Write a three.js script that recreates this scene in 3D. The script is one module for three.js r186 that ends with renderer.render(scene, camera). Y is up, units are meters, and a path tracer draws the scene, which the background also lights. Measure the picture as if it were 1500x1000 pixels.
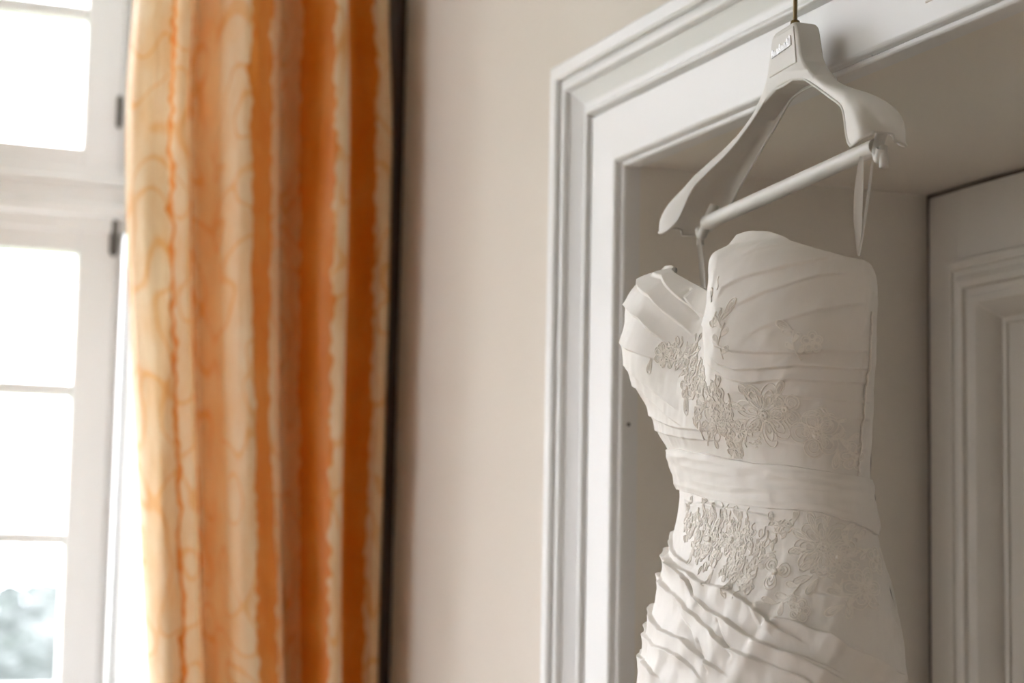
import * as THREE from 'three';
import { RoundedBoxGeometry } from 'three/addons/geometries/RoundedBoxGeometry.js';
import { mergeGeometries, toCreasedNormals } from 'three/addons/utils/BufferGeometryUtils.js';
import { ImprovedNoise } from 'three/addons/math/ImprovedNoise.js';

// ------------------------------------------------------------------ camera, sky, exposure
const scene = new THREE.Scene();
const camera = new THREE.PerspectiveCamera(2 * Math.atan(500 / 2780) * 180 / Math.PI, 1.5, 0.05, 400);
camera.position.set(0, 1.6, 0);
camera.rotation.order = 'YXZ';
camera.rotation.set(6.3 * Math.PI / 180, -21.9 * Math.PI / 180, 1.1 * Math.PI / 180);
camera.focus = 1.66;
camera.userData.fStop = 4.5;
scene.add(camera);
scene.background = new THREE.Color().setRGB(0.95, 0.97, 1.04);      // bright even overcast sky
scene.backgroundIntensity = 7.5;
const renderer = new THREE.WebGLRenderer({ antialias: true });
renderer.toneMapping = THREE.LinearToneMapping;
renderer.toneMappingExposure = 1.42;
renderer.shadowMap.enabled = true;

// ------------------------------------------------------------------ helpers
const noise = new ImprovedNoise();
const N3 = (x, y, z) => noise.noise(x, y, z);
const clamp = (x, a, b) => Math.min(b, Math.max(a, x));
const smooth = (a, b, x) => { const u = clamp((x - a) / (b - a), 0, 1); return u * u * (3 - 2 * u); };
let seed = 12345;
const rnd = () => { seed = (seed * 1664525 + 1013904223) >>> 0; return seed / 4294967296; };
const V = (x, y, z) => new THREE.Vector3(x, y, z);
const taken = {};
function numbered(name) {
  const n = taken[name] || 0; taken[name] = n + 1;
  return n ? name + '_' + String(n).padStart(3, '0') : name;
}
function mesh(name, geometry, material, parent) {
  const m = new THREE.Mesh(geometry, material);
  m.name = numbered(name); m.castShadow = m.receiveShadow = true;
  if (parent) parent.add(m);
  return m;
}
function group(name, x = 0, y = 0, z = 0) {
  const g = new THREE.Group(); g.name = numbered(name); g.position.set(x, y, z); scene.add(g); return g;
}
function tag(o, label, category, grp, kind) {
  if (label) o.userData.label = label;
  if (category) o.userData.category = category;
  if (grp) o.userData.group = grp;
  if (kind) o.userData.kind = kind;
  return o;
}
function structure(o, label) { o.userData.kind = 'structure'; if (label) o.userData.label = label; return o; }
function box(x0, x1, y0, y1, z0, z1, r = 0.002) {
  const g = new RoundedBoxGeometry(x1 - x0, y1 - y0, z1 - z0, 2, r);
  g.translate((x0 + x1) / 2, (y0 + y1) / 2, (z0 + z1) / 2);
  return g;
}
function tube(points, radius, radial = 6, closed = false, segments) {
  const c = new THREE.CatmullRomCurve3(points, closed, 'centripetal');
  return new THREE.TubeGeometry(c, segments || points.length * 4, radius, radial, closed);
}
function gridGeometry(rows, uvs, flip) {          // rows: array of arrays of Vector3, one smooth sheet
  const R = rows.length, C = rows[0].length, pos = new Float32Array(R * C * 3), uv = new Float32Array(R * C * 2), idx = [];
  for (let i = 0; i < R; i++) for (let j = 0; j < C; j++) {
    const p = rows[i][j], k = i * C + j;
    pos[k * 3] = p.x; pos[k * 3 + 1] = p.y; pos[k * 3 + 2] = p.z;
    const q = uvs ? uvs(i, j, p) : [j / C, i / R];
    uv[k * 2] = q[0]; uv[k * 2 + 1] = q[1];
  }
  for (let i = 0; i < R - 1; i++) for (let j = 0; j < C - 1; j++) {
    const a = i * C + j, b = a + 1, c = a + C, d = c + 1;
    if (flip) idx.push(a, b, c, b, d, c); else idx.push(a, c, b, b, c, d);
  }
  const g = new THREE.BufferGeometry();
  g.setAttribute('position', new THREE.BufferAttribute(pos, 3));
  g.setAttribute('uv', new THREE.BufferAttribute(uv, 2));
  g.setIndex(idx);
  g.computeVertexNormals();
  return g;
}
function texture(w, h, fn, srgb = true) {
  const d = new Uint8Array(w * h * 4);
  for (let y = 0; y < h; y++) for (let x = 0; x < w; x++) {
    const c = fn(x / w, y / h, x, y), k = (y * w + x) * 4;
    d[k] = clamp(c[0], 0, 1) * 255; d[k + 1] = clamp(c[1], 0, 1) * 255; d[k + 2] = clamp(c[2], 0, 1) * 255; d[k + 3] = 255;
  }
  const t = new THREE.DataTexture(d, w, h, THREE.RGBAFormat);
  t.wrapS = t.wrapT = THREE.RepeatWrapping; t.magFilter = THREE.LinearFilter; t.minFilter = THREE.LinearMipmapLinearFilter; t.generateMipmaps = true;
  if (srgb) t.colorSpace = THREE.SRGBColorSpace;
  t.needsUpdate = true;
  return t;
}

// ------------------------------------------------------------------ materials
const plasterBump = texture(256, 256, (u, v) => {
  const g = 0.5 + 0.25 * N3(u * 32, v * 32, 1.5) + 0.25 * N3(u * 90, v * 90, 4.5); return [g, g, g];
}, false);
plasterBump.repeat.set(3, 3);
const M = {
  wall: new THREE.MeshStandardMaterial({ color: new THREE.Color().setRGB(0.76, 0.69, 0.61), roughness: 0.9, bumpMap: plasterBump, bumpScale: 0.0006 }),
  ceiling: new THREE.MeshStandardMaterial({ color: new THREE.Color().setRGB(0.76, 0.735, 0.70), roughness: 0.95 }),
  whitePaint: new THREE.MeshStandardMaterial({ color: new THREE.Color().setRGB(0.80, 0.785, 0.77), roughness: 0.42 }),
  windowPaint: new THREE.MeshStandardMaterial({ color: new THREE.Color().setRGB(0.92, 0.905, 0.89), roughness: 0.5 }),
  greige: new THREE.MeshStandardMaterial({ color: new THREE.Color().setRGB(0.62, 0.565, 0.49), roughness: 0.5 }),
  lining: new THREE.MeshStandardMaterial({ color: new THREE.Color().setRGB(0.83, 0.78, 0.705), roughness: 0.5 }),
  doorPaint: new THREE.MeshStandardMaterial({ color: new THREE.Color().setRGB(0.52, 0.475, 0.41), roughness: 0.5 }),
  floor: new THREE.MeshStandardMaterial({ roughness: 0.5, map: texture(512, 512, (u, v) => {
    const pl = Math.floor(u * 8), g = 0.5 + 0.3 * N3(u * 160, v * 6, pl * 3.1) + 0.15 * N3(pl * 9.7, 0.5, 2);
    return [0.66 + 0.12 * g, 0.56 + 0.11 * g, 0.45 + 0.1 * g];
  }) }),
  glass: new THREE.MeshPhysicalMaterial({ color: 0xffffff, transmission: 1, thickness: 0, roughness: 0, ior: 1.45 }),
  plastic: new THREE.MeshPhysicalMaterial({ color: new THREE.Color().setRGB(0.73, 0.69, 0.635), roughness: 0.5, transmission: 0.15, thickness: 0, side: THREE.DoubleSide }),
  bronze: new THREE.MeshStandardMaterial({ color: new THREE.Color().setRGB(0.20, 0.14, 0.07), metalness: 1, roughness: 0.35 }),
  lettering: new THREE.MeshStandardMaterial({ color: new THREE.Color().setRGB(0.95, 0.95, 0.96), metalness: 1, roughness: 0.3 }),
  iron: new THREE.MeshStandardMaterial({ color: new THREE.Color().setRGB(0.13, 0.12, 0.11), metalness: 0.6, roughness: 0.5 }),
  darkWoodAndShade: new THREE.MeshStandardMaterial({ color: new THREE.Color().setRGB(0.05, 0.025, 0.015), roughness: 0.45 }),  // curtain rod wood; also the dark of the painted shade strips
  paleWood: new THREE.MeshStandardMaterial({ color: new THREE.Color().setRGB(0.35, 0.25, 0.17), roughness: 0.5 }),
};
const weave = texture(256, 256, (u, v) => {
  const g = 0.5 + 0.22 * Math.sin(u * 256 * Math.PI / 2) * Math.sin(v * 256 * Math.PI / 2) + 0.28 * N3(u * 60, v * 20, 7.7); return [g, g, g];
}, false);
weave.repeat.set(8, 8);
M.satin = new THREE.MeshPhysicalMaterial({ color: new THREE.Color().setRGB(0.82, 0.775, 0.72), roughness: 0.6, sheen: 0.15, sheenRoughness: 0.4, sheenColor: new THREE.Color(1, 0.97, 0.93), bumpMap: weave, bumpScale: 0.00012, side: THREE.DoubleSide });
M.cord = new THREE.MeshStandardMaterial({ color: new THREE.Color().setRGB(0.93, 0.875, 0.805), roughness: 0.55 });
M.ribbon = new THREE.MeshPhysicalMaterial({ color: new THREE.Color().setRGB(0.86, 0.83, 0.79), roughness: 0.35, transmission: 0.2, thickness: 0, side: THREE.DoubleSide });

// ------------------------------------------------------------------ room shell
const X0 = -2.4, XR = 0.922, ZB = -2.85, ZF = 2.2, CEIL = 3.1;
function floorUV(g) { const p = g.attributes.position, u = g.attributes.uv; for (let i = 0; i < p.count; i++) u.setXY(i, p.getX(i), p.getZ(i)); return g; }
structure(mesh('floor', floorUV(box(X0 - 0.4, 1.5, -0.12, 0, ZB - 0.5, ZF + 0.3, 0.001)), M.floor, scene));
structure(mesh('ceiling', box(X0 - 0.4, 1.5, CEIL, CEIL + 0.15, ZB - 0.5, ZF + 0.3, 0.001), M.ceiling, scene));
structure(mesh('wall_front', box(X0 - 0.4, 1.5, 0, CEIL, ZF, ZF + 0.25, 0.001), M.wall, scene));
// a wall slab in the plane (a, y) with rectangular openings, extruded along its thickness
function wallSlab(a0, a1, holes, depth) {
  const s = new THREE.Shape();
  const door = holes.find((h) => h[2] <= 0);
  s.moveTo(a0, 0);
  if (door) { s.lineTo(door[0], 0); s.lineTo(door[0], door[3]); s.lineTo(door[1], door[3]); s.lineTo(door[1], 0); }
  s.lineTo(a1, 0); s.lineTo(a1, CEIL); s.lineTo(a0, CEIL); s.closePath();
  for (const h of holes) if (h !== door) {
    const p = new THREE.Path(); p.moveTo(h[0], h[2]); p.lineTo(h[1], h[2]); p.lineTo(h[1], h[3]); p.lineTo(h[0], h[3]); p.closePath(); s.holes.push(p);
  }
  return new THREE.ExtrudeGeometry(s, { depth, bevelEnabled: false });
}
const DZ0 = -1.942, DZ1 = -0.938, DTOP = 2.058;                       // door opening in the right wall
{
  const g = wallSlab(-ZF, -ZB, [[-DZ1, -DZ0, 0, DTOP]], 0.45);        // a = -z
  g.rotateY(Math.PI / 2); g.translate(XR, 0, 0);
  structure(mesh('wall_right', g, M.wall, scene));
}
const W3 = { x0: -2.2, x1: -1.05, y0: 0.98, y1: 2.78 };               // its neighbour to the left, outside the view
const W1 = { x0: -0.643, x1: 0.575, y0: 0.98, y1: 2.78, z: -3.2 };    // window opening in the back wall
{
  const g = wallSlab(X0 - 0.4, XR + 0.45, [[W1.x0, W1.x1 + 0.008, W1.y0, W1.y1], [W3.x0, W3.x1, W3.y0, W3.y1]], 0.45);
  g.translate(0, 0, ZB - 0.45);
  structure(mesh('wall_back', g, M.windowPaint, scene));
}
const W2 = { z0: -2.82, z1: -1.75, y0: 0.95, y1: 2.75 };              // second window in the left wall
{
  const g = wallSlab(-ZF, -ZB + 0.45, [[-W2.z1, -W2.z0, W2.y0, W2.y1]], 0.4);
  g.rotateY(Math.PI / 2); g.translate(X0 - 0.4, 0, 0);
  structure(mesh('wall_left', g, M.wall, scene));
}
structure(mesh('wall_skyblock', box(1.36, 1.46, 0, CEIL, -2.4, -0.5, 0.001), M.wall, scene));  // unseen slab, added to keep sky light out of the door gaps

// ------------------------------------------------------------------ windows
function casementWindow(name, width, y0, y1, transomLow, transomHigh, rowsLow, rowsHigh) {
  // local frame: x across, z = 0 is the inner face of the sashes, room on +z
  const w = new THREE.Group(); w.name = name; scene.add(w); structure(w);
  const P = M.windowPaint, part = (n, g, m = P) => mesh(n, g, m, w);
  const h = width / 2;
  part('window_frame', box(-h, -h + 0.03, y0, y1, -0.06, -0.012, 0.003));
  part('window_frame', box(h - 0.03, h, y0, y1, -0.06, -0.012, 0.003));
  part('window_frame', box(-h, h, y1 - 0.03, y1, -0.06, -0.012, 0.003));
  part('window_frame', box(-h, h, y0, y0 + 0.03, -0.06, -0.012, 0.003));
  // transom with stepped mouldings
  part('transom', mergeGeometries([box(-h, h, transomLow + 0.035, transomHigh - 0.035, -0.06, 0.012, 0.004), box(-h, h, transomLow + 0.06, transomLow + 0.085, 0, 0.026, 0.008), box(-h, h, transomHigh - 0.065, transomHigh - 0.05, 0, 0.02, 0.006)]));
  for (const s of [-1, 1]) {
    const xo = s * (h - 0.014), xi = s * 0.006, xpo = s * (h - 0.078), xpi = s * 0.062;
    const lohi = (a, b) => [Math.min(a, b), Math.max(a, b)];
    for (const [a, b, rows] of [[y0 + 0.02, transomLow + 0.045, rowsLow], [transomHigh - 0.045, y1 - 0.02, rowsHigh]]) {
      const yb = rows[0][0], yt = rows[rows.length - 1][1];
      part('casement_stile', box(...lohi(xo, xpo), a, b, -0.045, 0.004, 0.005));
      part('casement_stile', box(...lohi(xpi, xi), a, b, -0.045, 0.004, 0.005));
      part('casement_rail', box(...lohi(xpo, xpi), a, yb, -0.045, 0.003, 0.004));
      part('casement_rail', box(...lohi(xpo, xpi), yt, b, -0.045, 0.003, 0.004));
      for (let i = 0; i < rows.length; i++) {
        if (i) part('muntin', box(...lohi(xpo, xpi), rows[i - 1][1], rows[i][0], -0.04, -0.004, 0.006));
        const [l, r] = lohi(xpo, xpi), pane = new THREE.PlaneGeometry(r - l + 0.004, rows[i][1] - rows[i][0] + 0.004);
        pane.translate((l + r) / 2, (rows[i][0] + rows[i][1]) / 2, -0.026);
        part('pane', pane, M.glass);
      }
    }
    if (s > 0) for (const [hy, hh, r] of [[transomHigh + 0.067, 0.03, 0.005], [transomLow + 0.03, 0.034, 0.0075], [y0 + 0.25, 0.036, 0.0075]]) {
      const k = new THREE.LatheGeometry([[0, -hh], [r * 0.6, -hh * 0.9], [r, -hh * 0.75], [r, hh * 0.75], [r * 0.6, hh * 0.9], [0, hh]].map((q) => new THREE.Vector2(...q)), 14);
      k.translate(h - 0.019, hy, 0.007); part('hinge', k, M.iron);
    }
  }
  return w;
}
const rowsLow = [[1.127, 1.349], [1.371, 1.596], [1.616, 1.842], [1.863, 2.084]], rowsHigh = [[2.263, 2.486], [2.51, 2.72]];
const win1 = casementWindow('window_1', W1.x1 - W1.x0, W1.y0, W1.y1, 2.084, 2.263, rowsLow, rowsHigh);
win1.position.set((W1.x0 + W1.x1) / 2, 0, W1.z);
mesh('window_sill', box(-0.62, 0.60, W1.y0 - 0.03, W1.y0, 0.0, 0.38, 0.006), M.windowPaint, win1);
const win3 = casementWindow('window_3', W3.x1 - W3.x0, W3.y0, W3.y1, 2.084, 2.263, rowsLow, rowsHigh);
win3.position.set((W3.x0 + W3.x1) / 2, 0, W1.z);
mesh('window_sill', box(-0.6, 0.6, W3.y0 - 0.03, W3.y0, 0.0, 0.38, 0.006), M.windowPaint, win3);
const win2 = casementWindow('window_2', W2.z1 - W2.z0, W2.y0, W2.y1, 2.084, 2.263, rowsLow, rowsHigh);
win2.rotation.y = Math.PI / 2; win2.position.set(X0 - 0.3, 0, (W2.z0 + W2.z1) / 2);
mesh('window_sill', box(-0.56, 0.56, W2.y0 - 0.03, W2.y0, 0.0, 0.33, 0.006), M.windowPaint, win2);

// ------------------------------------------------------------------ mitred mouldings on a plane x = const that faces -x
// corners: (z, y) path; profile: [offset outwards, height towards the room]; one mesh per run
function mouldingRuns(corners, closed, x, profile, outward) {
  const n = corners.length, runs = [], E = closed ? n : n - 1, normals = [];
  for (let i = 0; i < E; i++) {
    const a = corners[i], b = corners[(i + 1) % n], dz = b[0] - a[0], dy = b[1] - a[1], l = Math.hypot(dz, dy);
    normals.push([-dy / l * outward, dz / l * outward]);
  }
  const at = (i, e, w) => {
    const c = corners[i % n];
    const e0 = closed ? (i - 1 + E) % E : i - 1, e1 = closed ? i % E : i;
    const n0 = normals[e0], n1 = normals[e1];
    if (!n0 || !n1) { const m = n0 || n1; return [c[0] + m[0] * w, c[1] + m[1] * w]; }
    const k = 1 + n0[0] * n1[0] + n0[1] * n1[1];
    return [c[0] + (n0[0] + n1[0]) / k * w, c[1] + (n0[1] + n1[1]) / k * w];
  };
  for (let e = 0; e < E; e++) {
    const rows = [0, 1].map((k) => profile.map(([w, p]) => { const q = at(e + k, e, w); return V(x - p, q[1], q[0]); }));
    runs.push(toCreasedNormals(gridGeometry(rows), 0.5));
  }
  return runs;
}
function arc(cx, cy, r, a0, a1, n) { return Array.from({ length: n + 1 }, (_, i) => { const a = (a0 + (a1 - a0) * i / n) * Math.PI / 180; return [cx + r * Math.cos(a), cy + r * Math.sin(a)]; }); }
{
  // architrave round the doorway: bead, flat board, ogee, backband
  const profile = [[-0.0075, -0.03], [-0.0075, -0.0135], ...arc(-0.0035, -0.0125, 0.004, 180, 80, 5), [-0.002, -0.0095], [-0.0018, -0.0065], ...arc(0.0035, -0.005, 0.005, 190, 90, 5), [0.0615, 0.0], [0.0615, -0.004], [0.064, -0.0045], [0.066, 0.002],
    ...arc(0.069, 0.0025, 0.0032, 180, 60, 4), [0.073, 0.0035], [0.0745, 0.0015], [0.078, 0.001], [0.085, 0.003], [0.092, 0.0075], [0.097, 0.011], [0.1, 0.0115], [0.1, 0.0155], ...arc(0.106, 0.0145, 0.005, 180, 80, 4), [0.112, 0.018], [0.116, 0.0165], [0.116, 0.0225], [0.119, 0.0245], [0.133, 0.0245], [0.136, 0.022], [0.138, 0.014], [0.138, -0.026]];
  const casing = new THREE.Group(); casing.name = 'trim_1'; scene.add(casing); structure(casing, 'white moulded architrave around the deep doorway');
  const z0 = -1.937, z1 = -0.943, top = 2.046;
  mouldingRuns([[z0, 0], [z0, top], [z1, top], [z1, 0]], false, 0.9, profile, 1).forEach((g, i) => mesh(i === 1 ? 'head_casing' : 'side_casing', g, M.whitePaint, casing));
  const dot = new THREE.SphereGeometry(0.0016, 10, 8); dot.translate(0.9075, 2.0455, -1.412); mesh('nail_hole', dot, M.iron, casing);
  const nick = box(0.8992, 0.9006, 2.0655, 2.0675, -1.318, -1.296, 0.0004); mesh('paint_scratch', nick, M.greige, casing);
}
{
  // deep lining boards of the doorway with a stepped inner bead, then the door leaf at the back
  const lining = new THREE.Group(); lining.name = 'trim_2'; scene.add(lining); structure(lining, 'painted lining boards of the deep doorway');
  mesh('jamb_board', box(0.912, 1.36, 0, 2.044, -1.955, -1.93, 0.002), M.lining, lining);
  mesh('jamb_board', box(0.912, 1.36, 0, 2.044, -0.95, -0.925, 0.002), M.lining, lining);
  mesh('soffit_board', box(0.912, 1.36, 2.0405, 2.066, -1.955, -0.925, 0.002), M.lining, lining);
  const knob = new THREE.SphereGeometry(0.0022, 10, 8); knob.translate(0.9185, 1.744, -1.929); mesh('nail_head', knob, M.iron, lining);

  mesh('gap_shade', mergeGeometries([box(1.318, 1.358, 0.01, 2.0405, -1.9302, -1.9155, 0.001), box(1.318, 1.358, 2.0345, 2.041, -1.93, -0.95, 0.001)]), M.darkWoodAndShade, lining);  // dark strips that paint the shade inside the gap round the leaf
  const door = new THREE.Group(); door.name = 'door_1'; scene.add(door); structure(door, 'panelled door leaf at the back of the doorway');
  const a0 = -1.9152, a1 = -0.959, yT = 2.0342;
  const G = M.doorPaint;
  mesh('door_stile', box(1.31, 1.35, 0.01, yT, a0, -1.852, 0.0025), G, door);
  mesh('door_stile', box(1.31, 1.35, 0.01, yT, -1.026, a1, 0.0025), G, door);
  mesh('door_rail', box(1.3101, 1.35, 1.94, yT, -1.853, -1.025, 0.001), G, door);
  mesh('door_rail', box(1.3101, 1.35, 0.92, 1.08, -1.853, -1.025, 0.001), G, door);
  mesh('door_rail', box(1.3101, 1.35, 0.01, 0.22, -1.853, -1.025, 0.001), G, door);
  for (const [y0, y1] of [[1.08, 1.94], [0.22, 0.92]]) {
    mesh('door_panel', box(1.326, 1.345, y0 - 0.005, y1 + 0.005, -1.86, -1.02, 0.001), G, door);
    // bolection moulding: proud outer edge, two beads, hollow down to the panel
    const prof = [[-0.008, -0.004], [-0.008, 0.012], [-0.005, 0.0155], [0.004, 0.016], [0.006, 0.0125], [0.012, 0.0125], [0.014, 0.016], [0.02, 0.019], [0.027, 0.017], [0.029, 0.012], [0.036, 0.0105], [0.04, 0.013], [0.046, 0.012], [0.054, 0.004], [0.062, -0.006], [0.064, -0.012], [0.07, -0.013], [0.072, -0.018]];
    mouldingRuns([[-1.852, y0], [-1.852, y1], [-1.026, y1], [-1.026, y0]], true, 1.31, prof, -1).forEach((g) => mesh('panel_moulding', g, G, door));
    mesh('raised_field', box(1.319, 1.33, y0 + 0.1, y1 - 0.1, -1.752, -1.126, 0.004), G, door);
  }
}
structure(mesh('baseboard_right', box(XR - 0.018, XR + 0.01, 0, 0.14, ZB, -2.08, 0.004), M.whitePaint, scene));

structure(mesh('shade_strip_3', box(XR - 0.012, XR + 0.01, 0, CEIL, ZB - 0.01, -2.762, 0.002), M.darkWoodAndShade, scene), 'dark strip painted as the shadow gap in the corner behind the curtain');  // corner shadow beside the curtain, put in as a dark strip

// ------------------------------------------------------------------ curtain
{
  // plan of the folds: [distance along the rail, depth from the rail]
  const plan = [[0, 0.022], [0.008, 0.04], [0.026, 0.052], [0.044, 0.05], [0.053, 0.05], [0.06, 0.056], [0.076, 0.062], [0.084, 0.05], [0.09, 0.022], [0.098, -0.004], [0.112, -0.012], [0.122, 0.0], [0.127, 0.028],
    [0.132, 0.056], [0.146, 0.074], [0.164, 0.084], [0.174, 0.084], [0.2, 0.08], [0.212, 0.07], [0.222, 0.05], [0.228, 0.02], [0.236, -0.004], [0.248, -0.012], [0.258, 0.004], [0.264, 0.034],
    [0.274, 0.062], [0.286, 0.078], [0.298, 0.086], [0.312, 0.084], [0.32, 0.066], [0.325, 0.034], [0.334, 0.008], [0.352, -0.002], [0.368, 0.012], [0.38, 0.03], [0.39, 0.036], [0.4, 0.03], [0.405, 0.012], [0.407, -0.02]];
  const curve = new THREE.CatmullRomCurve3(plan.map(([x, d]) => V(x, d, 0)), false, 'centripetal', 0.5);
  const COLS = 420, ROWS = 150, samples = curve.getPoints(COLS - 1);
  let len = 0; const arcs = samples.map((p, i) => { if (i) len += Math.hypot(p.x - samples[i - 1].x, p.y - samples[i - 1].y); return len; });
  const Y0 = 0.03, Y1 = 2.478;
  const rows = [];
  for (let i = 0; i < ROWS; i++) {
    const y = Y0 + (Y1 - Y0) * i / (ROWS - 1), row = [];
    const low = clamp((2.4 - y) / 1.0, 0, 1.7);              // the left hem swings towards the wall further down
    for (let j = 0; j < COLS; j++) {
      const s = samples[j], k = s.x / 0.407;
      const lean = 0.071 * Math.pow(low, 1.4) * Math.pow(1 - k, 1.1) - 0.014 * Math.pow(1 - k, 0.6) + 0.010 * Math.sin((y - 1.5) * 2.1 + k * 5) * k * (1 - k) * 2;
      const gather = 1 - 0.12 * smooth(2.2, 2.48, y) * 0.5;
      const x = 0.4935 + (s.x - 0.2) * gather + 0.2 * gather + lean + 0.0035 * N3(k * 9, y * 2.2, 3.3) + (1 - gather) * 0.2;
      const z = -2.768 + s.y * (1.3 + 0.16 * N3(k * 6, y * 1.3, 8.1)) + 0.004 * N3(k * 25, y * 4, 5.5) + 0.0016 * N3(k * 60, y * 26, 1.2);
      row.push(V(x, y, z));
    }
    rows.push(row);
  }
  const g = gridGeometry(rows, (i, j) => [arcs[j] / len, (Y0 + (Y1 - Y0) * i / (ROWS - 1)) / 1.25]);
  // woven stripes with ragged edges and crinkled orange veins
  const W = 1024, H = 1024;
  const arcAt = (x) => { let k = 0; while (k < COLS - 2 && samples[k + 1].x < x) k++; return arcs[k]; };
  const orange = [[0.053, 0.058], [0.1, 0.104], [0.168, 0.2], [0.224, 0.238], [0.264, 0.294], [0.324, 0.378]].map(([p, q]) => [arcAt(p), arcAt(q)]);   // woven stripes across the width
  const tile = (fn, u, v) => fn(u, v) * (1 - v) + fn(u, v - 1) * v;
  const cloth = texture(W, H, (u, v) => {
    const rag = tile((a, b) => 0.011 * N3(a * 30, b * 26, 2.2) + 0.009 * N3(a * 60, b * 70, 9.2), u, v);
    let c = 0; const at = (u + rag) * len; for (const [s0, s1] of orange) c += smooth(s0 - 0.0012, s0 + 0.0012, at) * smooth(s1 + 0.0012, s1 - 0.0012, at);
    c = 0.08 + 0.8 * c;
    const vein = tile((a, b) => N3(a * 16, b * 15 + 0.9 * N3(a * 9, b * 6, 4), 6.1), u, v);
    const cloud = tile((a, b) => N3(a * 24, b * 22, 12.4), u, v), fine = tile((a, b) => N3(a * 150, b * 60, 3.7), u, v);
    const line = smooth(0.07, 0.0, Math.abs(vein)) * 0.34;
    c = clamp(c + line * (1 - c) + 0.2 * cloud + 0.12 * fine, 0, 1);
    return [0.985 - 0.05 * c, 0.875 - 0.345 * c, 0.715 - 0.605 * c];
  });
  cloth.wrapS = THREE.ClampToEdgeWrapping;
  const crinkle = texture(512, 512, (u, v) => { const q = tile((a, b) => N3(a * 40, b * 90, 1.1) + 0.6 * N3(a * 90, b * 200, 4.1), u, v), w = 0.5 + 0.3 * q; return [w, w, w]; }, false);
  M.curtain = new THREE.MeshPhysicalMaterial({ map: cloth, roughness: 0.5, sheen: 0.6, sheenRoughness: 0.35, sheenColor: new THREE.Color(1, 0.93, 0.82), transmission: 0.2, thickness: 0, bumpMap: crinkle, bumpScale: 0.0015, side: THREE.DoubleSide });
  const curtain = group('window_curtain', 0.69, 0.03, -2.75);
  tag(curtain, 'long orange and cream crinkled curtain hanging in folds beside the window', 'curtain');
  g.translate(-0.69, -0.03, 2.75);
  mesh('curtain_cloth', g, M.curtain, curtain);
  // the turned-back side hem, a strip of the plain reverse
  const hemRows = [];
  for (let i = 0; i < ROWS; i++) { const a = rows[i][0]; hemRows.push([0, 0.25, 0.5, 0.75, 1].map((q) => V(a.x + 0.0005 + 0.016 * q - 0.69, a.y - 0.03, a.z - 0.002 - 0.012 * Math.sin(q * Math.PI) - 0.008 * q + 2.75))); }
  mesh('side_hem', gridGeometry(hemRows), new THREE.MeshPhysicalMaterial({ color: new THREE.Color().setRGB(0.52, 0.36, 0.22), roughness: 0.85, transmission: 0.3, thickness: 0, side: THREE.DoubleSide }), curtain);
  const rod = group('curtain_rod', 0, 2.49, -2.768);
  tag(rod, 'dark wooden curtain rod end just above the curtain by the wall', 'curtain rod');
  const bar = new THREE.CylinderGeometry(0.013, 0.013, 1.62, 20); bar.rotateZ(Math.PI / 2); bar.translate(0.07, 0.004, 0); mesh('pole', bar, M.darkWoodAndShade, rod);
  const fin = new THREE.LatheGeometry([[0, 0], [0.014, 0], [0.017, 0.004], [0.014, 0.009], [0.019, 0.015], [0.017, 0.024], [0, 0.028]].map((q) => new THREE.Vector2(...q)), 24); fin.rotateZ(-Math.PI / 2); fin.translate(0.878, 0.004, 0); mesh('finial', fin, M.darkWoodAndShade, rod);
  const plate = new THREE.CylinderGeometry(0.022, 0.024, 0.012, 24); plate.rotateZ(Math.PI / 2); plate.translate(0.915, 0.012, 0); mesh('wall_plate', plate, M.paleWood, rod);
}

// ------------------------------------------------------------------ wedding dress
// closed outline of the dress at each height: [height, half width, front depth, back depth] in mm
const outline = [[500, 300, 250, 200], [1490, 170, 105, 89], [1501, 168, 103, 87], [1525, 163, 98, 85], [1549, 158, 91, 82], [1573, 152, 86, 77], [1597, 146, 78, 71], [1618, 141, 73, 65], [1639, 136, 69, 61], [1657, 134, 68, 59], [1675, 136, 72, 58], [1693, 139, 80, 57], [1711, 144, 91, 55], [1730, 149, 102, 53], [1748, 154, 113, 50], [1766, 159, 124, 49], [1782, 162, 130, 48], [1797, 164, 131, 46], [1812, 165, 128, 46], [1828, 166, 126, 45], [1840, 165, 121, 41], [1853, 165, 108, 37], [1862, 164, 89, 22], [1890, 163, 75, 18]];

const TILT = 4.4 * Math.PI / 180;
const dress = group('wedding_dress', 0.848, 0, -1.48);
dress.rotation.y = -(Math.PI / 2 + TILT);
tag(dress, 'strapless white satin wedding dress with pleated bodice and corded lace flowers', 'dress');
function outlineAt(h) {
  const H = h * 1000, n = outline.length;
  let i = 0; while (i < n - 2 && outline[i + 1][0] < H) i++;
  const p0 = outline[Math.max(0, i - 1)], p1 = outline[i], p2 = outline[i + 1], p3 = outline[Math.min(n - 1, i + 2)];
  const u = clamp((H - p1[0]) / (p2[0] - p1[0]), -0.5, 1.5), w = p2[0] - p1[0], out = [];
  for (let k = 1; k < 4; k++) {
    const m1 = i === 0 ? (p2[k] - p1[k]) : (p2[k] - p0[k]) / (p2[0] - p0[0]) * w, m2 = i >= n - 2 ? (p2[k] - p1[k]) : (p3[k] - p1[k]) / (p3[0] - p1[0]) * w;
    const u2 = u * u, u3 = u2 * u;
    out.push(((2 * u3 - 3 * u2 + 1) * p1[k] + (u3 - 2 * u2 + u) * m1 + (-2 * u3 + 3 * u2) * p2[k] + (u3 - u2) * m2) / 1000);
  }
  return out;
}
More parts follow.
